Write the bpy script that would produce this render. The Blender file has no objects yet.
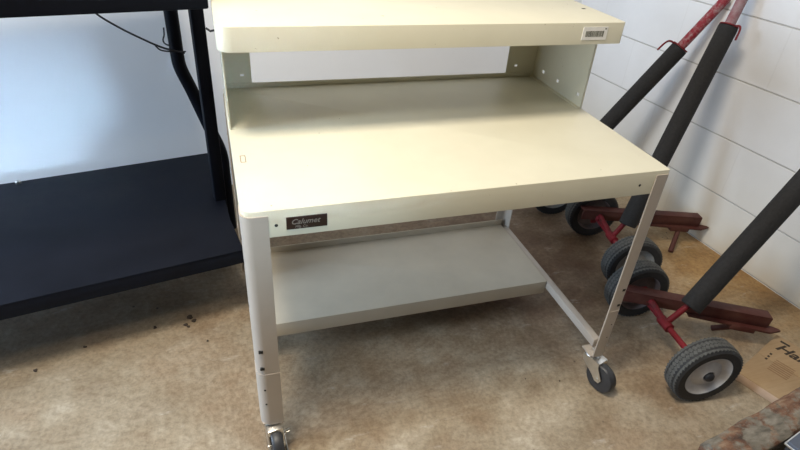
import bpy, bmesh, math, random
from mathutils import Vector, Matrix
random.seed(7)
C = bpy.context.scene.collection
PI = math.pi
R = math.radians

# ------------------------------------------------------------------ materials
def new_mat(name):
    m = bpy.data.materials.new(name); m.use_nodes = True
    nt = m.node_tree
    return m, nt, nt.nodes['Principled BSDF'], nt.nodes, nt.links

def coords(nt, scale=(1, 1, 1)):
    tc = nt.nodes.new('ShaderNodeTexCoord'); mp = nt.nodes.new('ShaderNodeMapping')
    mp.inputs['Scale'].default_value = scale
    nt.links.new(tc.outputs['Object'], mp.inputs['Vector'])
    return mp.outputs['Vector']

def noise(nt, vec, scale, detail=6, rough=.6):
    n = nt.nodes.new('ShaderNodeTexNoise'); n.inputs['Scale'].default_value = scale
    n.inputs['Detail'].default_value = detail; n.inputs['Roughness'].default_value = rough
    nt.links.new(vec, n.inputs['Vector']); return n.outputs['Fac']

def ramp(nt, fac, stops):
    r = nt.nodes.new('ShaderNodeValToRGB'); e = r.color_ramp.elements
    while len(e) < len(stops): e.new(.5)
    for i, (p, c) in enumerate(stops):
        e[i].position = p; e[i].color = (*c, 1) if len(c) == 3 else c
    nt.links.new(fac, r.inputs['Fac']); return r.outputs['Color']

def mix(nt, fac, a, b, mode='MIX'):
    n = nt.nodes.new('ShaderNodeMix'); n.data_type = 'RGBA'; n.blend_type = mode
    for sock, v in ((n.inputs[0], fac), (n.inputs[6], a), (n.inputs[7], b)):
        if isinstance(v, (int, float)): sock.default_value = v
        elif isinstance(v, tuple): sock.default_value = (*v, 1)
        else: nt.links.new(v, sock)
    return n.outputs[2]

def bump(nt, bs, height, strength, dist=.01, prev=None):
    b = nt.nodes.new('ShaderNodeBump'); b.inputs['Strength'].default_value = strength
    b.inputs['Distance'].default_value = dist
    nt.links.new(height, b.inputs['Height'])
    if prev is not None: nt.links.new(prev, b.inputs['Normal'])
    nt.links.new(b.outputs['Normal'], bs.inputs['Normal']); return b.outputs['Normal']

def simple(name, col, rough=.5, metal=0., var=.08, nscale=30, bstr=.0, spec=.5):
    m, nt, bs, N, L = new_mat(name)
    v = coords(nt); f = noise(nt, v, nscale)
    lo = tuple(c * (1 - var) for c in col); hi = tuple(min(1, c * (1 + var)) for c in col)
    L.new(ramp(nt, f, [(.3, lo), (.7, hi)]), bs.inputs['Base Color'])
    bs.inputs['Roughness'].default_value = rough; bs.inputs['Metallic'].default_value = metal
    bs.inputs['Specular IOR Level'].default_value = spec
    if bstr: bump(nt, bs, f, bstr, .004)
    return m

def cream_paint():
    m, nt, bs, N, L = new_mat('cream_enamel')
    v = coords(nt)
    base = ramp(nt, noise(nt, v, 6), [(.3, (.60, .56, .425)), (.7, (.65, .61, .47))])
    sp = ramp(nt, noise(nt, v, 95, 2, .5), [(.0, (1, 1, 1)), (.765, (1, 1, 1)), (.79, (.5, .45, .36))])
    L.new(mix(nt, 1., base, sp, 'MULTIPLY'), bs.inputs['Base Color'])
    bs.inputs['Roughness'].default_value = .42
    bump(nt, bs, noise(nt, v, 500, 2), .05, .001)
    return m

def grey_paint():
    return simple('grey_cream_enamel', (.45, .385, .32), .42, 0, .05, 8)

def concrete():
    m, nt, bs, N, L = new_mat('stained_concrete')
    v = coords(nt)
    big = noise(nt, v, 2.2, 8, .62); mid = noise(nt, v, 9, 8, .7); fine = noise(nt, v, 70, 6, .75)
    c = ramp(nt, big, [(.32, (.27, .17, .09)), (.45, (.32, .235, .145)), (.56, (.33, .27, .18)), (.7, (.42, .36, .265))])
    c2 = ramp(nt, mid, [(.3, (.21, .14, .085)), (.5, (.31, .245, .17)), (.68, (.44, .375, .29))])
    c = mix(nt, .5, c, c2)
    f = ramp(nt, fine, [(.34, (.66, .63, .59)), (.62, (1.12, 1.12, 1.12))])
    c = mix(nt, .9, c, f, 'MULTIPLY')
    bl = ramp(nt, noise(nt, coords(nt, (1, 1.6, 1)), 4.5, 4, .55), [(.36, (.72, .66, .60)), (.5, (1, 1, 1)), (.64, (1.16, 1.17, 1.2))])
    c = mix(nt, .55, c, bl, 'MULTIPLY')
    # rusty golden stain near the foot of the block wall
    sg = N.new('ShaderNodeVectorMath'); sg.operation = 'DISTANCE'
    tg = N.new('ShaderNodeTexCoord'); L.new(tg.outputs['Object'], sg.inputs[0]); sg.inputs[1].default_value = (1.68, .36, 0)
    ag = N.new('ShaderNodeMath'); ag.operation = 'MULTIPLY_ADD'; L.new(mid, ag.inputs[0]); ag.inputs[1].default_value = .5; L.new(sg.outputs['Value'], ag.inputs[2])
    c = mix(nt, ramp(nt, ag.outputs[0], [(.35, (1, 1, 1)), (.72, (0, 0, 0))]), c, mix(nt, 1., c, (1.12, .86, .50), 'MULTIPLY'))
    # darker, browner shade painted into the floor colour under and behind the cart towards the block wall
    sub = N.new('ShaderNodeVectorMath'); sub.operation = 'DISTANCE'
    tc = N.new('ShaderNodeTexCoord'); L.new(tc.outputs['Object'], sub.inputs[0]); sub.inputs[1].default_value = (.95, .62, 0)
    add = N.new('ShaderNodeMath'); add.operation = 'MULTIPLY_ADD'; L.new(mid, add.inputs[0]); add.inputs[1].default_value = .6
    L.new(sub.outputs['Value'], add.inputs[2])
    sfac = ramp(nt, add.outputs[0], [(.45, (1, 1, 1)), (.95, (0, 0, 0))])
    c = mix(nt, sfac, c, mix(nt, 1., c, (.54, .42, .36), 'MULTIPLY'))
    # chalky scuffs
    sc = ramp(nt, noise(nt, coords(nt, (1, 3, 1)), 7, 9, .75), [(.60, (0, 0, 0)), (.72, (.55, .55, .55))])
    c = mix(nt, sc, c, (.60, .56, .50))
    # dark specks
    vo = N.new('ShaderNodeTexVoronoi'); vo.inputs['Scale'].default_value = 13; L.new(v, vo.inputs['Vector'])
    sp = ramp(nt, vo.outputs['Distance'], [(.035, (1, 1, 1)), (.06, (0, 0, 0))])
    gate = ramp(nt, noise(nt, v, 4, 2), [(.5, (0, 0, 0)), (.58, (1, 1, 1))])
    c = mix(nt, mix(nt, 1., sp, gate, 'MULTIPLY'), c, (.09, .06, .04))
    L.new(c, bs.inputs['Base Color'])
    bs.inputs['Roughness'].default_value = .62
    n = bump(nt, bs, fine, .35, .004)
    bump(nt, bs, mid, .25, .012, n)
    return m

def block_wall():
    m, nt, bs, N, L = new_mat('painted_block')
    tc = N.new('ShaderNodeTexCoord'); sx = N.new('ShaderNodeSeparateXYZ'); L.new(tc.outputs['Object'], sx.inputs[0])
    cb = N.new('ShaderNodeCombineXYZ')
    a1 = N.new('ShaderNodeMath'); a1.operation = 'ADD'; a1.inputs[1].default_value = 20 * .4064 - .9205 - .2032
    a2 = N.new('ShaderNodeMath'); a2.operation = 'ADD'; a2.inputs[1].default_value = 20 * .2032 - .2071
    L.new(sx.outputs['X'], a1.inputs[0]); L.new(sx.outputs['Z'], a2.inputs[0])
    L.new(a1.outputs[0], cb.inputs[0]); L.new(a2.outputs[0], cb.inputs[1])
    br = N.new('ShaderNodeTexBrick'); L.new(cb.outputs[0], br.inputs['Vector'])
    br.inputs['Scale'].default_value = 1; br.inputs['Brick Width'].default_value = .4064
    br.inputs['Row Height'].default_value = .2032; br.inputs['Mortar Size'].default_value = .0028
    br.inputs['Mortar Smooth'].default_value = .6; br.inputs['Bias'].default_value = 0
    br.inputs['Color1'].default_value = (1, 1, 1, 1); br.inputs['Color2'].default_value = (1, 1, 1, 1)
    br.inputs['Mortar'].default_value = (0, 0, 0, 1)
    hj = N.new('ShaderNodeMath'); hj.operation = 'DIVIDE'; L.new(a2.outputs[0], hj.inputs[0]); hj.inputs[1].default_value = .2032
    pp = N.new('ShaderNodeMath'); pp.operation = 'PINGPONG'; L.new(hj.outputs[0], pp.inputs[0]); pp.inputs[1].default_value = .5
    hr = N.new('ShaderNodeMapRange'); L.new(pp.outputs[0], hr.inputs[0]); hr.inputs[1].default_value = .006; hr.inputs[2].default_value = .016
    hr.inputs[3].default_value = 1; hr.inputs[4].default_value = 0
    vf = N.new('ShaderNodeMath'); vf.operation = 'MULTIPLY'; L.new(br.outputs['Fac'], vf.inputs[0]); vf.inputs[1].default_value = .12
    jf = N.new('ShaderNodeMath'); jf.operation = 'MAXIMUM'; L.new(hr.outputs[0], jf.inputs[0]); L.new(vf.outputs[0], jf.inputs[1])
    v = coords(nt); f = noise(nt, v, 3)
    c = ramp(nt, f, [(.3, (.68, .68, .69)), (.7, (.76, .76, .77))])
    # grubby lowest courses
    mr = N.new('ShaderNodeMapRange'); L.new(sx.outputs['Z'], mr.inputs[0])
    mr.inputs[1].default_value = .0; mr.inputs[2].default_value = .45; mr.inputs[3].default_value = .75; mr.inputs[4].default_value = 0
    c = mix(nt, mr.outputs[0], c, (.66, .61, .49))
    st = ramp(nt, noise(nt, coords(nt, (5, 1, 1.2)), 9, 9, .8), [(.66, (0, 0, 0)), (.74, (.6, .6, .6))])
    c = mix(nt, st, c, (.36, .36, .37))
    c = mix(nt, jf.outputs[0], c, (.47, .46, .44))
    L.new(c, bs.inputs['Base Color']); bs.inputs['Roughness'].default_value = .45
    inv = N.new('ShaderNodeMath'); inv.operation = 'SUBTRACT'; inv.inputs[0].default_value = 1; L.new(jf.outputs[0], inv.inputs[1])
    n = bump(nt, bs, inv.outputs[0], .5, .004)
    bump(nt, bs, noise(nt, v, 60, 5), .12, .004, n)
    return m

def plain_wall():
    m, nt, bs, N, L = new_mat('white_gloss_wall')
    v = coords(nt)
    c = ramp(nt, noise(nt, v, 2.5), [(.3, (.83, .84, .86)), (.7, (.88, .89, .91))])
    L.new(c, bs.inputs['Base Color']); bs.inputs['Roughness'].default_value = .38
    bump(nt, bs, noise(nt, v, 14, 4), .10, .01)
    return m

def black_paint(name, col=(.004, .0045, .007), rough=.5, scratch=True):
    m, nt, bs, N, L = new_mat(name)
    v = coords(nt); f = noise(nt, v, 5, 8)
    c = ramp(nt, f, [(.3, col), (.7, tuple(k * 1.7 for k in col))])
    if scratch:
        s = ramp(nt, noise(nt, coords(nt, (1, 4, 1)), 60, 8, .8), [(.66, (0, 0, 0)), (.78, (.35, .35, .35))])
        c = mix(nt, s, c, (.06, .07, .09))
    L.new(c, bs.inputs['Base Color'])
    L.new(ramp(nt, f, [(.3, (rough,) * 3), (.7, (rough + .15,) * 3)]), bs.inputs['Roughness'])
    bs.inputs['Specular IOR Level'].default_value = .07
    return m

def red_rust(name, red, rust, lo=.42, hi=.6, sc=25):
    m, nt, bs, N, L = new_mat(name)
    v = coords(nt); f = noise(nt, v, sc, 8, .7)
    L.new(ramp(nt, f, [(lo, red), (hi, rust)]), bs.inputs['Base Color'])
    bs.inputs['Roughness'].default_value = .6; bs.inputs['Specular IOR Level'].default_value = .3
    bump(nt, bs, f, .3, .003)
    return m

def timber():
    m, nt, bs, N, L = new_mat('weathered_timber')
    v = coords(nt, (1, 2.2, 2)); f = noise(nt, v, 13, 8, .7); g = noise(nt, coords(nt), 17, 6, .65)
    c = ramp(nt, f, [(.34, (.05, .03, .02)), (.44, (.12, .055, .03)), (.54, (.20, .105, .06)), (.64, (.29, .20, .13))])
    grey = ramp(nt, noise(nt, v, 30, 6), [(.3, (.09, .075, .055)), (.7, (.26, .225, .175))])
    k = ramp(nt, g, [(.46, (0, 0, 0)), (.54, (1, 1, 1))])
    c = mix(nt, k, c, grey)
    L.new(c, bs.inputs['Base Color']); bs.inputs['Roughness'].default_value = .8
    bump(nt, bs, f, .8, .008)
    return m

def card_mat():
    m, nt, bs, N, L = new_mat('cardboard')
    v = coords(nt); w = noise(nt, coords(nt, (1, 25, 1)), 14, 4)
    c = ramp(nt, noise(nt, v, 7, 6), [(.3, (.26, .165, .085)), (.7, (.38, .26, .145))])
    c = mix(nt, .35, c, ramp(nt, w, [(.3, (.25, .16, .08)), (.7, (.40, .28, .155))]))
    L.new(c, bs.inputs['Base Color']); bs.inputs['Roughness'].default_value = .85
    return m

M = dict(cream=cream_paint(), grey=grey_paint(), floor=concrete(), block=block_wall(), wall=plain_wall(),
         rack=black_paint('black_rack_paint'), shelf=black_paint('black_shelf_sheet', (.006, .007, .011), .48),
         rubber=simple('black_rubber', (.018, .017, .017), .7, 0, .2, 60, .2),
         tread=simple('dusty_tread', (.075, .074, .068), .9, 0, .25, 60, .3),
         caster_tyre=simple('caster_tyre', (.03, .03, .032), .45, 0, .2),
         foam=simple('black_foam', (.012, .011, .011), .85, 0, .3, 120, .5),
         zinc=simple('bright_zinc', (.72, .70, .66), .28, 1., .1, 40),
         rim=simple('silver_rim', (.50, .485, .48), .5, .2, .18, 25), dustrim=simple('dusty_rim', (.24, .225, .20), .75, 0, .25, 25), shaderim=simple('shaded_rim', (.17, .13, .12), .7, 0, .3, 25),  # far-wheel rims: brownish grey, with their shade darkened into the colour
         red=red_rust('chipped_red_paint', (.17, .007, .012), (.08, .012, .012), .45, .65),
         redtube=red_rust('worn_red_tube', (.22, .015, .025), (.30, .19, .19), .46, .66, 55),
         pinktube=red_rust('faded_red_tube', (.22, .085, .095), (.27, .19, .20), .4, .62, 30),
         rust=red_rust('rusty_red_steel', (.065, .014, .011), (.095, .036, .026), .35, .65, 14),
         wood=timber(), card=card_mat(), cardside=simple('cardboard_side', (.46, .32, .22), .8, 0, .12, 20),
         ink=simple('dark_ink', (.035, .022, .012), .8), fadedink=simple('faded_ink', (.25, .15, .08), .9),
         plate=simple('dark_plate', (.022, .010, .007), .3), silver=simple('plate_silver', (.26, .245, .22), .4, .3),
         white=simple('sticker_white', (.78, .75, .70), .6), grey_ink=simple('barcode_grey', (.16, .16, .13), .7),
         wire=simple('black_wire', (.012, .012, .016), .5),
         lid=simple('blue_grey_lid', (.07, .08, .105), .45), dark=simple('dark_plastic', (.012, .012, .014), .5),
         crumb=simple('dark_crumb', (.05, .035, .025), .9), hole=simple('dark_slot', (.02, .018, .015), .8))

# ------------------------------------------------------------------ mesh helpers
def fin(bm, name, mat, parent=None, smooth=True, mats=None):
    me = bpy.data.meshes.new(name)
    bmesh.ops.recalc_face_normals(bm, faces=bm.faces[:])
    bm.to_mesh(me); bm.free()
    for m_ in (mats or [mat]): me.materials.append(m_)
    if smooth:
        for p in me.polygons: p.use_smooth = True
        try: me.set_sharp_from_angle(angle=R(35))
        except Exception: pass
    o = bpy.data.objects.new(name, me); C.objects.link(o)
    if parent: o.parent = parent
    return o

def tag(o, label, cat, group=None, kind=None):
    if label: o['label'] = label
    if cat: o['category'] = cat
    if group: o['group'] = group
    if kind: o['kind'] = kind
    return o

def thing(name, label, cat, loc=(0, 0, 0), rot=0, group=None):
    o = bpy.data.objects.new(name, None); C.objects.link(o)
    o.location = loc; o.rotation_euler = (0, 0, rot); o.empty_display_size = .1
    return tag(o, label, cat, group)

def box(bm, a, b, bev=0., mi=0, xf=None, seg=2):
    t = bmesh.new()
    bmesh.ops.create_cube(t, size=1)
    s = [b[i] - a[i] for i in range(3)]; c = [(a[i] + b[i]) / 2 for i in range(3)]
    bmesh.ops.transform(t, matrix=Matrix.Translation(c) @ Matrix.Diagonal((*s, 1)), verts=t.verts)
    if bev: bmesh.ops.bevel(t, geom=t.edges[:], offset=bev, segments=seg, affect='EDGES', profile=.5)
    merge(bm, t, mi, xf)

def merge(bm, t, mi=0, xf=None):
    if xf is not None: bmesh.ops.transform(t, matrix=xf, verts=t.verts)
    vs = {v: bm.verts.new(v.co) for v in t.verts}
    for f in t.faces:
        try:
            g = bm.faces.new([vs[v] for v in f.verts]); g.material_index = mi
        except ValueError: pass
    t.free()

def prism(bm, poly, z0, z1, bev=0., mi=0, xf=None):
    """extrude a 2-D outline (x,y) from z0 to z1"""
    t = bmesh.new()
    lo = [t.verts.new((x, y, z0)) for x, y in poly]; hi = [t.verts.new((x, y, z1)) for x, y in poly]
    t.faces.new(lo[::-1]); t.faces.new(hi); n = len(poly)
    for i in range(n): t.faces.new((lo[i], lo[(i + 1) % n], hi[(i + 1) % n], hi[i]))
    if bev:
        es = [e for e in t.edges if abs(e.verts[0].co.z - e.verts[1].co.z) < 1e-6]
        bmesh.ops.bevel(t, geom=es, offset=bev, segments=2, affect='EDGES', profile=.5)
    merge(bm, t, mi, xf)

def rrect(x0, y0, x1, y1, r, n=6):
    """rounded rectangle outline; r is one radius or a tuple for (x0y0, x1y0, x1y1, x0y1)"""
    if not isinstance(r, tuple): r = (r,) * 4
    out = []
    for (cx, cy, a0, rr) in ((x0, y0, PI, r[0]), (x1, y0, 1.5 * PI, r[1]), (x1, y1, 0, r[2]), (x0, y1, .5 * PI, r[3])):
        if rr <= 0: out.append((cx, cy)); continue
        px = cx + rr if cx == x0 else cx - rr; py = cy + rr if cy == y0 else cy - rr
        for k in range(n + 1):
            a = a0 + k * PI / 2 / n; out.append((px + rr * math.cos(a), py + rr * math.sin(a)))
    return out

def tube(bm, pts, r, seg=16, mi=0, cap=True, xf=None):
    t = bmesh.new(); pts = [Vector(p) for p in pts]; rings = []
    up = None
    for i, p in enumerate(pts):
        d = (pts[min(i + 1, len(pts) - 1)] - pts[max(i - 1, 0)]).normalized()
        if up is None:
            up = d.orthogonal().normalized()
        up = (up - d * up.dot(d)).normalized(); s = d.cross(up)
        rr = r[i] if isinstance(r, (list, tuple)) else r
        rings.append([t.verts.new(p + (up * math.cos(2 * PI * k / seg) + s * math.sin(2 * PI * k / seg)) * rr) for k in range(seg)])
    for a, b in zip(rings, rings[1:]):
        for k in range(seg): t.faces.new((a[k], a[(k + 1) % seg], b[(k + 1) % seg], b[k]))
    if cap: t.faces.new(rings[0][::-1]); t.faces.new(rings[-1])
    merge(bm, t, mi, xf)

def smooth_path(pts, n=8):
    pts = [Vector(p) for p in pts]; P = [pts[0]] + pts + [pts[-1]]; out = []
    for i in range(1, len(P) - 2):
        a, b, c, d = P[i - 1:i + 3]
        for k in range(n):
            t = k / n
            out.append(.5 * ((2 * b) + (c - a) * t + (2 * a - 5 * b + 4 * c - d) * t * t + (3 * b - a - 3 * c + d) * t ** 3))
    out.append(pts[-1]); return out

def lathe(bm, prof, axis_m, seg=32, mi=0, closed=False):
    """prof: (radius, height) list turned about local z, closed loop"""
    t = bmesh.new(); rings = []
    for r_, h in prof:
        rings.append([t.verts.new((r_ * math.cos(2 * PI * k / seg), r_ * math.sin(2 * PI * k / seg), h)) for k in range(seg)])
    for i in range(len(rings) - (0 if closed else 1)):
        a, b = rings[i], rings[(i + 1) % len(rings)]
        for k in range(seg): t.faces.new((a[k], a[(k + 1) % seg], b[(k + 1) % seg], b[k]))
    if not closed: t.faces.new(rings[0][::-1]); t.faces.new(rings[-1])
    merge(bm, t, mi, axis_m)

def bar(bm, p, q, w, h, bev=.0015, mi=0, up=(0, 0, 1), off=(0, 0)):
    """rectangular bar from p to q: width w sideways, height h along up"""
    p, q = Vector(p), Vector(q); d = (q - p); L_ = d.length; d.normalize()
    s = d.cross(Vector(up)).normalized(); u = s.cross(d)
    m = Matrix((( d.x, s.x, u.x, p.x), (d.y, s.y, u.y, p.y), (d.z, s.z, u.z, p.z), (0, 0, 0, 1)))
    box(bm, (0, -w / 2 + off[0], -h / 2 + off[1]), (L_, w / 2 + off[0], h / 2 + off[1]), bev, mi, m)

def panel(bm, u0, u1, v0, v1, holes, fn, th):
    """flat sheet with rectangular holes; fn(u, v, t) gives the point"""
    us = sorted({u0, u1, *[h[0] for h in holes], *[h[1] for h in holes]})
    vs = sorted({v0, v1, *[h[2] for h in holes], *[h[3] for h in holes]})
    nu, nv = len(us) - 1, len(vs) - 1
    def solid(i, j):
        if not (0 <= i < nu and 0 <= j < nv): return False
        cu, cv = (us[i] + us[i + 1]) / 2, (vs[j] + vs[j + 1]) / 2
        return not any(h[0] < cu < h[1] and h[2] < cv < h[3] for h in holes)
    t = bmesh.new(); V = {}
    def g(i, j, k):
        if (i, j, k) not in V: V[(i, j, k)] = t.verts.new(fn(us[i], vs[j], th * k))
        return V[(i, j, k)]
    for i in range(nu):
        for j in range(nv):
            if not solid(i, j): continue
            t.faces.new([g(i, j, 1), g(i + 1, j, 1), g(i + 1, j + 1, 1), g(i, j + 1, 1)])
            t.faces.new([g(i, j + 1, 0), g(i + 1, j + 1, 0), g(i + 1, j, 0), g(i, j, 0)])
            for (di, dj, e) in ((-1, 0, ((i, j), (i, j + 1))), (1, 0, ((i + 1, j + 1), (i + 1, j))), (0, -1, ((i + 1, j), (i, j))), (0, 1, ((i, j + 1), (i + 1, j + 1)))):
                if not solid(i + di, j + dj):
                    (a, b) = e; t.faces.new([g(*a, 0), g(*b, 0), g(*b, 1), g(*a, 1)])
    merge(bm, t)

def text_bm(s, size, shear=0., font_off=0.):
    cu = bpy.data.curves.new('t', 'FONT'); cu.body = s; cu.size = size; cu.shear = shear; cu.extrude = .0003; cu.offset = font_off
    cu.resolution_u = 3; cu.align_x = 'LEFT'
    o = bpy.data.objects.new('t', cu); C.objects.link(o)
    dg = bpy.context.evaluated_depsgraph_get(); me = bpy.data.meshes.new_from_object(o.evaluated_get(dg))
    b = bmesh.new(); b.from_mesh(me)
    bpy.data.objects.remove(o); bpy.data.meshes.remove(me); bpy.data.curves.remove(cu)
    return b

def frame(o, x, y):
    o, x, y = Vector(o), Vector(x).normalized(), Vector(y)
    z = x.cross(y).normalized(); y = z.cross(x)
    return Matrix(((x.x, y.x, z.x, o.x), (x.y, y.y, z.y, o.y), (x.z, y.z, z.z, o.z), (0, 0, 0, 1)))

# ------------------------------------------------------------------ room
WA = R(-6.38)                                   # direction of the block wall
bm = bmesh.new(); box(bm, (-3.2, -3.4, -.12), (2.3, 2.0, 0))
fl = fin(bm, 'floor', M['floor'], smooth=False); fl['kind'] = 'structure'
bm = bmesh.new(); box(bm, (-3.4, 0, 0), (1.481 / math.cos(WA) + .02, .15, 2.6))
wr = fin(bm, 'wall_right', M['block'], smooth=False); wr['kind'] = 'structure'
wr.location = (1.782, 0, 0); wr.rotation_euler = (0, 0, PI / 2 - WA)
# local x runs away from the camera, local y must point out of the room
wr.rotation_euler = (0, 0, math.atan2(math.cos(WA), math.sin(WA)))
wr.scale = (1, -1, 1)
bm = bmesh.new(); box(bm, (-3.6, 0, 0), (1.8, .15, 2.6))
wb = fin(bm, 'wall_back', M['wall'], smooth=False); wb['kind'] = 'structure'
wb.location = (0, 1.30, 0); wb.rotation_euler = (0, 0, -WA)

# ------------------------------------------------------------------ rolling cart
W, D, H, U = .897, .615, .6617, .902
cart = thing('rolling_cart', 'cream metal rolling work table with raised rear shelf and low shelf on casters', 'work table', (W / 2, D / 2, 0))
off = Matrix.Translation((-W / 2, -D / 2, 0))
def cpart(bm, name, mat, parent=None, **k):
    bmesh.ops.transform(bm, matrix=off, verts=bm.verts)
    return fin(bm, name, mat, parent or cart, **k)

bm = bmesh.new()
def pan(bm, x0, y0, x1, y1, rr, z0, z1, th=.0025, bv=.0014):
    """pressed sheet tray turned upside down: rounded outline, skirt all round, deck on top"""
    def o(k): return rrect(x0 + k, y0 + k, x1 - k, y1 - k, tuple(max(r_ - k, .0008) for r_ in rr))
    t = bmesh.new()
    loops = [[t.verts.new((*p, z)) for p in o(k)] for k, z in ((th, z1 - th), (th, z0), (0, z0), (0, z1 - bv), (bv * .3, z1 - bv * .3), (bv, z1))]
    n = len(loops[0])
    for a, b in zip(loops, loops[1:]):
        for k in range(n): t.faces.new((a[k], a[(k + 1) % n], b[(k + 1) % n], b[k]))
    t.faces.new(loops[0]); t.faces.new(loops[-1])
    merge(bm, t)
pan(bm, 0, 0, W, D, (.022, .006, .006, .006), H - .056, H)
bm2 = bm
top = cpart(bm2, 'tabletop', M['cream'])
# back upstand
bm = bmesh.new(); box(bm, (.004, D - .004, H), (W - .004, D, H + .012), .001)
cpart(bm, 'back_lip', M['cream'])
# small rectangular outline mark and slots on the deck
bm = bmesh.new()
for a, b in (((.014, .19, 0), (.0155, .22, 0)), ((.0235, .19, 0), (.025, .22, 0)), ((.014, .19, 0), (.025, .1915, 0)), ((.014, .2185, 0), (.025, .22, 0))):
    box(bm, (a[0], a[1], H - .0002), (b[0], b[1], H + .0004))
cpart(bm, 'slot_outline', M['fadedink'])
# name plate
bm = bmesh.new(); box(bm, (.076, -.0022, .6195), (.149, .0012, .6445), .0005)
pl = cpart(bm, 'nameplate', M['plate']); pl['label'] = 'small dark nameplate with silver script'
bm = bmesh.new()
t = text_bm('Calumet', .0150, .35, .0001)
merge(bm, t, 0, frame((.0835, -.0025, .6300), (1, 0, 0), (0, 0, 1)))
t = text_bm('Mfg. Co.', .0068, .2)
merge(bm, t, 0, frame((.091, -.0025, .6225), (1, 0, 0), (0, 0, 1)))
cpart(bm, 'plate_lettering', M['silver'], pl, smooth=False)

# legs: folded angle with a telescoping lower sleeve
LW = .0475
def leg(sx, sy):
    x0, y0 = (0 if sx < 0 else W), (0 if sy < 0 else D)
    dx, dy = -sx, -sy
    def angle(w, t, z0, z1, o, bmx, rr=.012):
        # L section with a rounded outer corner, outer corner at (x0 - o*dx, y0 - o*dy)
        n = 6; outer = [(w, 0)]; inner = []
        poly = [(w, 0)] + [(rr - rr * math.sin(a), rr - rr * math.cos(a)) for a in [k * PI / 2 / n for k in range(n + 1)]] + [(0, w), (t, w)]
        ri = rr - t
        poly += [(rr - ri * math.cos(a), rr - ri * math.sin(a)) for a in [k * PI / 2 / n for k in range(n + 1)]] + [(w, t)]
        pts = [(x0 + dx * (p[0] - o), y0 + dy * (p[1] - o)) for p in poly]
        prism(bmx, pts, z0, z1)
    bm = bmesh.new()
    ztop = H - .010
    LWx = LW if sx < 0 else .036
    angle(LWx, .0025, .235, ztop, .0022, bm, .020 if sx < 0 else .010)
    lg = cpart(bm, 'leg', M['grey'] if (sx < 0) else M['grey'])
    bm = bmesh.new(); angle(LWx + .0015, .0028, .100, .262, .0032, bm, .021 if sx < 0 else .011)
    # bottom plate carrying the caster stem
    box(bm, tuple(map(min, (x0, y0, .1), (x0 + dx * .040, y0 + dy * .040, .1))), tuple(map(max, (x0, y0, .104), (x0 + dx * .040, y0 + dy * .040, .104))))
    sl = cpart(bm, 'leg_extension', M['grey'])
    def slot(a, b):
        bs_ = bmesh.new(); box(bs_, a, b, .0008)
        cpart(bs_, 'adjusting_slot', M['hole'], lg)
    for z in (.329, .280):
        ax, ay = x0 + dx * .0105, y0 - dy * .0026
        slot((ax - .0045, min(ay, ay + dy * .003), z - .004), (ax + .0045, max(ay, ay + dy * .003), z + .004))
    for z in (.215, .170):
        ax, ay = x0 + dx * .0115, y0 - dy * .0034
        slot((ax - .002, min(ay, ay + dy * .003), z - .002), (ax + .002, max(ay, ay + dy * .003), z + .002))
    # outer-side bolts seen on the rear legs
    for z in (.60, .545, .44):
        ax, ay = x0 - dx * .0026, y0 + dy * .020
        slot((min(ax, ax + dx * .003), ay - .004, z - .004), (max(ax, ax + dx * .003), ay + .004, z + .004))
    return lg
for sx in (-1, 1):
    for sy in (-1, 1): leg(sx, sy)

# front apron screws
for px in (.0585, W - .070):
    bm = bmesh.new()
    lathe(bm, [(.0032, 0), (.0032, .0012), (.002, .0020)], frame((px, .0012, .630), (1, 0, 0), (0, 0, 1)), 12)
    cpart(bm, 'apron_screw', M['hole'])

# casters
def caster(x, y, ang, lever=True, tr=.036):
    e = bpy.data.objects.new('caster', None); C.objects.link(e); e.parent = cart
    e.location = (x - W / 2, y - D / 2, 0); e.rotation_euler = (0, 0, ang); e.empty_display_size = .03
    r_, hz = .0425, .0425                 # wheel radius, hub height, trail along local +x
    bm = bmesh.new()
    ax = frame((tr, 0, hz), (1, 0, 0), (0, 0, 1))   # z of this frame = -y
    lathe(bm, [(.012, -.0125), (.036, -.0125), (.039, -.0120), (.0415, -.009), (r_, -.004), (r_, .004), (.0415, .009), (.039, .012), (.036, .0125), (.012, .0125)], ax, 36)
    fin(bm, 'caster_wheel', M['caster_tyre'], e)
    bm = bmesh.new()
    for s in (-1, 1):                                # fork cheeks
        yy = s * .0165
        prism(bm, [(-.017, .092), (.034, .092), (.037, .078), (tr + .011, .046), (tr + .006, .033), (tr - .007, .033), (tr - .020, .046), (-.012, .070)],
              yy - .0012, yy + .0012, 0, 0, Matrix(((1, 0, 0, 0), (0, 0, 1, 0), (0, 1, 0, 0), (0, 0, 0, 1))))
    box(bm, (-.017, -.0178, .0865), (.036, .0178, .0925), .002)
    box(bm, (.032, -.0178, .074), (.0365, .0178, .092), .002)
    lathe(bm, [(.020, .0925), (.021, .095), (.018, .099), (.008, .100)], Matrix.Identity(4), 24)
    tube(bm, [(tr, -.020, hz), (tr, .020, hz)], .0045, 10)
    tube(bm, [(0, 0, .098), (0, 0, .112)], .0075, 12)
    fin(bm, 'caster_fork', M['zinc'], e)
    if lever:
        bm = bmesh.new()
        for s in (1,):
            bar(bm, (tr - .018, s * .0215, .052), (tr + .020, s * .0215, .026), .0025, .012, .001)
        bar(bm, (tr - .018, .0215, .052), (tr - .020, .036, .055), .008, .003, .001)
        fin(bm, 'brake_lever', M['zinc'], e)
    return e
caster(.021, .021, R(-84)); caster(W - .018, .016, R(-74), True, .044)
caster(.021, D - .021, R(15)); caster(W - .021, D - .021, R(60))

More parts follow.
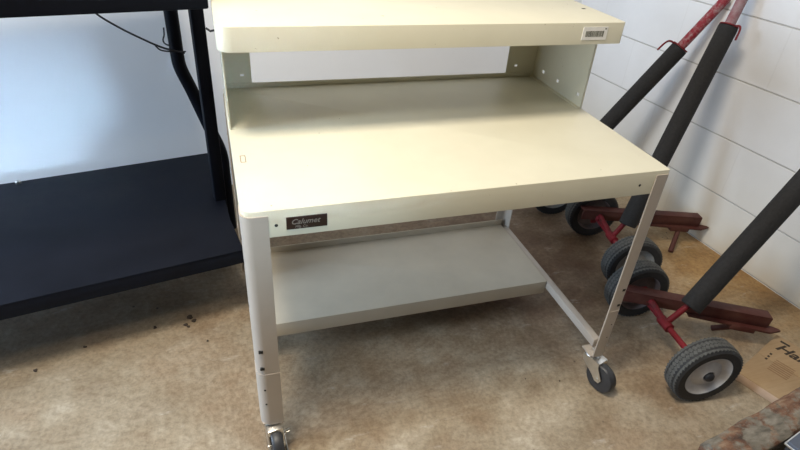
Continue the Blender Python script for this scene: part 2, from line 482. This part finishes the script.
# low shelf
SZ = .132
bm = bmesh.new()
pan(bm, .012, .283, W - .016, D - .006, (.006, .006, .004, .004), SZ - .044, SZ)
box(bm, (.012, D - .009, SZ - .036), (W - .016, D - .006, SZ + .020), .001)
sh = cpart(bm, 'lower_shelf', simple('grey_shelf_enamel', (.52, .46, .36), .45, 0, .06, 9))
# side rails between the legs, just above the casters
for x0, x1 in ((.003, .012), (W - .016, W + .004)):
    bm = bmesh.new()
    box(bm, (x0, .030, SZ - .028), (x1, D - .02, SZ - .002), .0015)
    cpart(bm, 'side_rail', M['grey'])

# upper shelf and its uprights
UT = .048
bm = bmesh.new()
pan(bm, -.006, .269, W + .002, D + .02, (.030, .008, .008, .030), U - UT, U)
us = cpart(bm, 'upper_shelf', M['cream'])
bm = bmesh.new(); box(bm, (.864, .398, U - .001), (.874, .406, U + .0004), .0003)
cpart(bm, 'shelf_hole', M['hole'], us)
bm = bmesh.new(); box(bm, (.787, .2680, .864), (.852, .2692, .893)); st = cpart(bm, 'barcode_sticker', M['white'], us)
bm = bmesh.new(); xx = .795
while xx < .843:
    w_ = random.choice((.0012, .002, .003)); box(bm, (xx, .2676, .871), (xx + w_, .2682, .884)); xx += w_ + random.choice((.0010, .0014))
box(bm, (.844, .2676, .887), (.848, .2682, .890))
cpart(bm, 'barcode_bars', M['grey_ink'], us, smooth=False)

hw = .0045
# side sheets (run forward from the back corner), each with three bolt holes
for x0, s in ((.002, 1), (W - .0035, -1)):
    bm = bmesh.new()
    hl = [(y - hw * 1.4, y + hw * 1.4, .691 - hw, .691 + hw) for y in ((.559, .48, .376) if s < 0 else (.48, .376))]
    if s > 0: hl = []
    panel(bm, .352, D, H, U - .008, hl, lambda u, v, t_: (x0 + t_, u, v), .0018)
    fx0, fx1 = (x0, .073) if s > 0 else (.802, W - .0017)
    hb = [(.050 - hw, .050 + hw, .694 - .003, .694 + .003)] if s > 0 else [(.832 - hw, .832 + hw, .694 - .003, .694 + .003)]
    panel(bm, fx0, fx1, H, U - .008, hb, lambda u, v, t_: (u, D - .0015 + t_, v), .0018)
    box(bm, (x0 if s > 0 else W - .014, .352, H + .0), ((.014) if s > 0 else W - .0017, D, H + .0015), .0003)
    box(bm, (x0, .350, H), (x0 + .003, .354, U - .008), .0005)
    cpart(bm, 'side_upright', M['cream'], smooth=False)

# ------------------------------------------------------------------ black workbench on the left
RA = R(10.6)
bench = thing('black_workbench', 'black steel workbench with low shelf beside the cream work table', 'workbench', (-.010, .471, 0), RA)
def bpart(bm, name, mat, parent=None, **k): return fin(bm, name, mat, parent or bench, **k)
bm = bmesh.new()
prism(bm, [(-1.35, 0), (.016, 0), (.019, .16), (.072, .63), (-1.35, .63)], .241, .250, .002)
box(bm, (-1.35, 0, .205), (.016, .004, .248), .0015)
box(bm, (-1.35, .626, .205), (.070, .63, .248), .0015)
bar(bm, (.015, .002, .2265), (.018, .16, .2265), .004, .043, .001); bar(bm, (.017, .16, .2265), (.070, .628, .2265), .004, .043, .001)
box(bm, (-1.35, .002, .205), (-1.346, .628, .248), .001)
bpart(bm, 'low_shelf', M['shelf'])
bm = bmesh.new()
box(bm, (-1.355, -.004, .889), (-.002, .64, .96), .004)
bpart(bm, 'worktop', M['rack'])
for lx, ly in ((.0205, .30), (-1.376, .30)):
    bm = bmesh.new(); box(bm, (lx - .017, ly - .017, 0), (lx + .017, ly + .017, .95), .003)
    bpart(bm, 'post', M['rack'])
for sgn, bx in ((1, 0), (-1, -1.36)):
    bm = bmesh.new()
    pth = smooth_path([(bx + sgn * -.016, .5, .889), (bx + sgn * -.016, .5, .70), (bx + sgn * -.016, .5, .65), (bx + sgn * -.012, .5, .605),
                       (bx + sgn * .012, .5, .53), (bx + sgn * .050, .5, .40), (bx + sgn * .072, .5, .33), (bx + sgn * .080, .5, .28), (bx + sgn * .080, .5, .22), (bx + sgn * .080, .5, 0)], 5)
    tube(bm, pth, .0195, 20)
    bpart(bm, 'bent_leg', M['rack'])
bm = bmesh.new()
lathe(bm, [(.009, 0), (.009, .006), (.006, .009)], frame((-.53, .615, .250), (1, 0, 0), (0, 1, 0)), 6)
bpart(bm, 'bolt', M['zinc'])
# wires
cable = thing('black_wire', 'thin black wire hanging below the workbench top and looped round its bent leg', 'wire', (-.010, .471, 0), RA)
bm = bmesh.new()
tube(bm, smooth_path([(-.24, .47, .885), (-.225, .47, .81), (-.205, .47, .778), (-.158, .47, .741), (-.112, .47, .711), (-.064, .47, .683), (-.03, .4705, .669), (.002, .471, .659)]), .0028, 8)
fin(bm, 'hanging_strand', M['wire'], cable)
bm = bmesh.new()
tube(bm, smooth_path([(-.045, .472, .735), (-.047, .471, .715), (-.052, .471, .700), (-.048, .470, .690), (-.035, .4735, .682)]), .0022, 8)
tube(bm, smooth_path([(-.075, .476, .685), (-.064, .472, .673), (-.045, .470, .668), (-.020, .471, .665), (.006, .474, .662)]), .0022, 8)
fin(bm, 'tie_loop', M['wire'], cable)
tie = thing('cable_tie', 'short black cable tie end sticking out beside the square workbench post', 'cable tie', (-.010, .471, 0), RA)
bm = bmesh.new(); tube(bm, [(-.012, .006, .848), (-.004, .002, .842), (.004, -.004, .845), (.010, -.006, .851)], .0025, 8)
fin(bm, 'tie_tail', M['wire'], tie)

# ------------------------------------------------------------------ hand dollies
def dolly(far, near, b0, b1, tip, h0, h1, h2, label, tubemat, hook, prop, rad=.097, foam_r=.0305):
    far, near = Vector(far), Vector(near); mid = (far + near) / 2
    d = thing('wheeled_dolly', label, 'dolly', (mid.x, mid.y, 0), 0, 'dollies leaning on the block wall')
    T = Matrix.Translation((-mid.x, -mid.y, 0))
    def part(bm, name, mat, parent=None, **k):
        bmesh.ops.transform(bm, matrix=T, verts=bm.verts); return fin(bm, name, mat, parent or d, **k)
    ax = (near - far).normalized()
    for c, s in ((far, -1), (near, 1)):
        a = ax * s; xm = Vector((-a.y, a.x, 0)); fr = frame(c, xm, Vector((0, 0, 1)))
        if fr.col[2].xyz.dot(a) < 0: fr = frame(c, -xm, Vector((0, 0, 1)))
        bm = bmesh.new()
        lathe(bm, [(rad * .68, -.026), (rad * .90, -.028), (rad * .975, -.023), (rad, -.012), (rad, .012), (rad * .975, .023), (rad * .90, .028), (rad * .70, .027), (rad * .66, .020), (rad * .66, -.018)], fr, 48, 0, True)
        tw = part(bm, 'wheel', M['rubber'])
        bm = bmesh.new()                        # tread lugs
        nl = 54
        for k in range(nl):
            for row, (z0, z1) in enumerate(((-.0235, -.0125), (-.0115, -.0005), (.0005, .0115), (.0125, .0235))):
                an = 2 * PI * (k + .5 * (row % 2)) / nl
                m_ = fr @ Matrix.Rotation(an, 4, 'Z')
                rr = rad - (.0028 if row in (0, 3) else .0012)
                box(bm, (rr - .002, -.0045, z0), (rr + .0016, .0045, z1), 0, 0, m_ @ Matrix.Translation((rr, 0, (z0 + z1) / 2)) @ Matrix.Rotation(R(28) * (1 if row % 2 else -1), 4, 'X') @ Matrix.Translation((-rr, 0, -(z0 + z1) / 2)))
        part(bm, 'tread', M['tread'], tw, smooth=False)
        bm = bmesh.new()
        lathe(bm, [(.012, .010), (.016, .024), (.026, .020), (rad * .45, .014), (rad * .60, .019), (rad * .675, .026), (rad * .70, .024), (rad * .695, -.024), (rad * .665, -.024), (rad * .62, -.004), (rad * .4, -.002), (.014, -.010)], fr, 40)
        part(bm, 'rim', (M['rim'] if 'white rim' in label else M['dustrim']) if s > 0 else M['shaderim'], tw)
        bm = bmesh.new()
        lathe(bm, [(.013, -.030), (.013, .030), (.009, .034), (.004, .036)], fr, 16)
        part(bm, 'hub', M['dark'] if s > 0 else M['red'], tw)
        if s < 0:
            bm = bmesh.new()                    # red cross plate inside the far wheel
            m_ = fr
            box(bm, (-.035, -.010, -.034), (.035, .010, -.026), .001, 0, m_); box(bm, (-.010, -.030, -.034), (.010, .030, -.026), .001, 0, m_)
            part(bm, 'hub_plate', M['red'], tw)
    bm = bmesh.new()
    tube(bm, [far + ax * .02, near - ax * .02], .0085, 16)
    hb = Vector(h0)
    part(bm, 'axle', M['red'])
    # handle: red stub, foam sleeve, red tube
    h0, h1, h2 = Vector(h0), Vector(h1), Vector(h2); hd = (h1 - h0).normalized()
    foot = mid + Vector((0, 0, .004))
    near_ax = far + ax * max(.05, min((h0 - far).dot(ax), (near - far).length - .05))
    bm = bmesh.new(); tube(bm, [near_ax, h0 + hd * .04], .009, 14)
    lathe(bm, [(.010, -.024), (.0145, -.022), (.0145, .022), (.010, .024)], frame(near_ax, (0, 0, 1), ax.cross(Vector((0, 0, 1)))), 16)
    part(bm, 'handle_foot', M['red'])
    bm = bmesh.new()
    tube(bm, [h0, h0 + hd * .003, h1 - hd * .003, h1], [foam_r - .003, foam_r, foam_r, foam_r - .003], 28)
    fo = part(bm, 'foam_sleeve', M['foam'])
    bm = bmesh.new(); tube(bm, [h1 - hd * .004, h2], .0165, 18)
    part(bm, 'handle_tube', tubemat)
    if hook:
        side = Vector(hook)
        p = h1 + hd * .004
        bm = bmesh.new()
        tube(bm, smooth_path([p, p + side * .030 + hd * .004, p + side * .058 + hd * .008, p + side * .070 - hd * .003, p + side * .074 - hd * .035], 6), .0035, 8)
        lathe(bm, [(.017, 0), (.030, 0), (.030, .004), (.017, .004)], frame(p - hd * .003, hd.orthogonal(), hd.cross(hd.orthogonal())), 20)
        part(bm, 'wire_hook', M['red'])
    # angle iron bar
    b0, b1 = Vector(b0), Vector(b1); bd = (b1 - b0).normalized(); sd = bd.cross(Vector((0, 0, 1))).normalized()
    bm = bmesh.new()
    bar(bm, b0, b1, .006, .036, .001, 0)
    bar(bm, b0 + Vector((0, 0, .018)) - sd * .015, b1 + Vector((0, 0, .018)) - sd * .015, .036, .006, .001)
    bb = part(bm, 'angle_bar', M['rust'])
    bm = bmesh.new()                            # pointed flat strip along the bottom of the bar
    p0 = b0 + bd * (b1 - b0).length * .45 - Vector((0, 0, .018))
    m_ = frame(p0, (b1 - Vector((0, 0, .018)) - p0), -sd)
    LL = (b1 - b0).length * .55
    prism(bm, [(0, -.012), (LL, -.022), (LL + .040, -.004), (LL + .036, .004), (LL, .016), (0, .012)], -.006, 0, 0, 0, m_)
    part(bm, 'pointed_strip', M['rust'])
    bm = bmesh.new(); pb = b0 + bd * (b1 - b0).length * .84 - Vector((0, 0, .028)); pr = Vector(prop)
    bar(bm, pb + bd * .03, pb - bd * .045, .04, .018, .003)
    tube(bm, [pb, pr], .009, 12)
    part(bm, 'prop_leg', M['rust'])
    # short bracket from axle up to the bar
    bm = bmesh.new()
    q0 = far + ax * .06; q1 = b0 + bd * max(.06, (q0 - b0).dot(bd)); bar(bm, q0, q1, .03, .012, .002)
    tube(bm, [near_ax, near_ax.lerp(q1, 1.)], .010, 10)
    part(bm, 'bracket', M['red'])
    return d

G = .0985
dolly((1.173, .222, G), (1.134, -.112, G), (1.085, .175, .125), (1.492, .000, .085), None, (1.214, .057, .155), (1.66, .132, .745), (1.735, .145, .845),
      'nearest wheeled dolly with rusty red bar beside the cardboard box, white rim facing out', M['pinktube'], None, (1.385, .085, .010))
dolly((1.299, .663, G), (1.245, .345, G), (1.222, .618, .122), (1.682, .510, .097), None, (1.312, .484, .150), (1.588, .624, .793), (1.677, .670, 1.001),
      'middle wheeled dolly with thick black foam handle behind the right front table leg', M['pinktube'], (.25, -.45, -.05), (1.545, .47, .008))
dolly((1.290, 1.15, G), (1.235, .835, G), (1.21, 1.10, .125), (1.60, 1.00, .10), None, (1.275, .877, .150), (1.578, .785, .680), (1.678, .755, .855),
      'farthest wheeled dolly mostly behind the table, slim foam handle with red hook', M['redtube'], (-.80, .25, .18), (1.48, .98, .008))

# ------------------------------------------------------------------ flat cardboard box
A_, T_ = Vector((1.300, -.095, 0)), Vector((1.548, -.003, 0))
ux = (T_ - A_).normalized(); uy = Vector((ux.y, -ux.x, 0))
cb = thing('cardboard_box', 'flat brown cardboard box with dark printed lettering lying by the block wall', 'cardboard box', A_, 0)
fr = frame((0, 0, 0), ux, -uy)
def kpart(bm, name, mat, parent=None, **k):
    bmesh.ops.transform(bm, matrix=fr, verts=bm.verts); return fin(bm, name, mat, parent or cb, **k)
wL = (T_ - A_).length
bm = bmesh.new()
box(bm, (0, -.34, 0), (wL, 0, .027), .0015)
body = kpart(bm, 'box_body', M['card'])
bm = bmesh.new(); box(bm, (-.0006, -.335, .002), (.0012, -.004, .0265), .0004); kpart(bm, 'box_side', M['cardside'])
bm = bmesh.new(); box(bm, (.001, -.339, .0268), (.128, -.001, .0284), .0004); box(bm, (.132, -.339, .0268), (wL - .001, -.001, .0284), .0004)
kpart(bm, 'box_flap', M['card'])
bm = bmesh.new()
zt = .0287
t = text_bm('Han', .052, .3, .0012)
merge(bm, t, 0, Matrix.Translation((.196, -.022, zt)) @ Matrix.Rotation(-PI / 2, 4, 'Z'))
kpart(bm, 'box_lettering', M['ink'], body, smooth=False)
marks = [(.238, -.047, .247, -.020)] + [(.155 - k * .016, -.030, .163 - k * .016, -.024) for k in range(3)]
for a0, b0_, a1, b1_ in marks:
    bm = bmesh.new(); box(bm, (a0, b0_, zt - .0003), (a1, b1_, zt + .0002)); kpart(bm, 'printed_mark', M['ink'], body, smooth=False)
bm = bmesh.new()
for k in range(7):
    box(bm, (.145 - k * .0095, -.050 - .05, zt - .0003), (.149 - k * .0095, -.046, zt + .0001))
kpart(bm, 'small_print', M['fadedink'], body, smooth=False)

# ------------------------------------------------------------------ weathered timber
p0, p1 = Vector((1.02, -.316, .029)), Vector((1.70, -.205, .098))
dirv = (p1 - p0).normalized(); fr2 = frame((0, 0, 0), dirv, Vector((-dirv.y, dirv.x, 0)))
bm = bmesh.new(); t = bmesh.new(); nx, secs = 44, []
from mathutils import noise as mn
for i in range(nx + 1):
    s_ = i / nx * (p1 - p0).length
    ring = []
    for k in range(20):
        a = 2 * PI * k / 20
        ca, sa = math.cos(a), math.sin(a)
        y = math.copysign(abs(ca) ** .45, ca) * .044; z = math.copysign(abs(sa) ** .45, sa) * .0255
        j = mn.noise(Vector((s_ * 14, ca * 1.6, sa * 1.6))) * .013 + mn.noise(Vector((s_ * 45, ca * 4, sa * 4 + 7))) * .005
        y *= 1 + j * 9; z = z * (1 + j * 6) if z > 0 else z
        ring.append(t.verts.new((s_ + (mn.noise(Vector((9, y * 60, z * 60))) * .02 if i == 0 else 0), y, z)))
    secs.append(ring)
for a, b in zip(secs, secs[1:]):
    for k in range(20): t.faces.new((a[k], a[(k + 1) % 20], b[(k + 1) % 20], b[k]))
t.faces.new(secs[0][::-1]); t.faces.new(secs[-1])
merge(bm, t, 0, fr2)
wd = fin(bm, 'timber_plank', M['wood']); wd.location = p0
tag(wd, 'rough orange and grey weathered timber on the floor in the lower right corner', 'timber')

# ------------------------------------------------------------------ black case in the corner
q = Vector((1.100, -.374, 0)); xd = (Vector((1.166, -.358, 0)) - q).normalized(); yd = Vector((xd.y, -xd.x, 0))
cs = thing('black_case', 'black case with blue grey lid and bright metal edge at lower right', 'case', q, 0)
f3 = frame((0, 0, 0), xd, -yd)
def spart(bm, name, mat, parent=None, **k):
    bmesh.ops.transform(bm, matrix=f3, verts=bm.verts); return fin(bm, name, mat, parent or cs, **k)
bm = bmesh.new(); box(bm, (.004, -.20, 0), (.26, -.004, .150), .006); spart(bm, 'case_body', M['dark'])
bm = bmesh.new(); box(bm, (.003, -.204, .151), (.264, -.003, .161), .003)
ld = spart(bm, 'case_lid', M['lid'])
bm = bmesh.new(); box(bm, (.0, -.206, .148), (.0035, 0, .154), .001); box(bm, (0, -.003, .148), (.266, .0005, .154), .001); spart(bm, 'metal_edge', M['zinc'])
bm = bmesh.new(); box(bm, (.055, -.05, .1608), (.085, -.035, .166), .002); spart(bm, 'latch', M['dark'], ld)

# ------------------------------------------------------------------ dirt crumbs on the floor
cr = None
spots = [(-.168, .51, .012), (-.157, .494, .010), (-.179, .482, .009), (-.171, .471, .006), (-.264, .489, .008), (-.12, .401, .005), (-.442, .455, .007), (-.55, .393, .008), (.80, .02, .004), (.71, .05, .003)]
for i, (x, y, s_) in enumerate(spots):
    b_ = bmesh.new(); bmesh.ops.create_icosphere(b_, subdivisions=2, radius=s_ * .62)
    for v in b_.verts:
        v.co *= 1 + mn.noise(v.co * 160 + Vector((i * 3, 0, 0))) * .9; v.co.z = max(v.co.z * .45, -s_ * .3) + s_ * .3
    o = fin(b_, 'dirt_crumb', M['crumb']); o.location = (x, y, 0); o.rotation_euler = (0, 0, i * 1.3)
    tag(o, 'tiny dark dirt crumb lying on the bare concrete floor', 'debris', 'dirt crumbs on the floor')

# ------------------------------------------------------------------ light
def area(name, loc, target, size, power, col):
    l = bpy.data.lights.new(name, 'AREA'); l.shape = 'RECTANGLE'; l.size, l.size_y = size; l.energy = power; l.color = col
    o = bpy.data.objects.new(name, l); C.objects.link(o); o.location = loc
    o.rotation_euler = (Vector(target) - Vector(loc)).to_track_quat('-Z', 'Y').to_euler(); return o
wl_ = area('window_daylight', (1.05, -2.6, 1.62), (-.60, 1.25, .28), (.60, .45), .62, (.50, .76, 1.))
wl_.data.spread = R(10)
area('doorway_daylight', (-2.5, .20, 1.15), (-.5, 1.3, .5), (.8, 1.5), 122, (.60, .78, 1.))
area('ceiling_lamp_front', (-.50, -.85, 2.5), (.1, -.2, .3), (.4, .45), 13, (1., .915, .78))
area('ceiling_lamp_rear', (-.22, -.16, 2.5), (.2, -.1, 0), (.45, .45), 49, (1., .915, .78))
w = bpy.data.worlds.new('world'); bpy.context.scene.world = w; w.use_nodes = True
bg = w.node_tree.nodes['Background']; bg.inputs[0].default_value = (.80, .88, 1., 1); bg.inputs[1].default_value = .035

# ------------------------------------------------------------------ camera
cd = bpy.data.cameras.new('camera'); cam = bpy.data.objects.new('camera', cd); C.objects.link(cam)
cd.sensor_fit = 'HORIZONTAL'; cd.sensor_width = 36; cd.lens = 561.49 / 800 * 36; cd.clip_start = .02
rx, ry, rz = .5791, -.0765, -.3434
def camrot():
    cr_, sr = math.cos(ry), math.sin(ry); cy, sy = math.cos(rz), math.sin(rz); cp, sp = math.cos(rx), math.sin(rx)
    fwd = Vector((-sy * cp, cy * cp, -sp)); right = Vector((cy, sy, 0)); down = fwd.cross(right)
    r2 = cr_ * right + sr * down; d2 = -sr * right + cr_ * down
    return Matrix(((r2.x, -d2.x, -fwd.x), (r2.y, -d2.y, -fwd.y), (r2.z, -d2.z, -fwd.z)))
cam.matrix_world = Matrix.Translation((-.0124, -.8429, 1.1856)) @ camrot().to_4x4()
sc = bpy.context.scene; sc.camera = cam
vs = sc.view_settings; vs.view_transform = 'Standard'; vs.look = 'None'; vs.exposure = 0.0; vs.gamma = 1.0; vs.use_curve_mapping = False
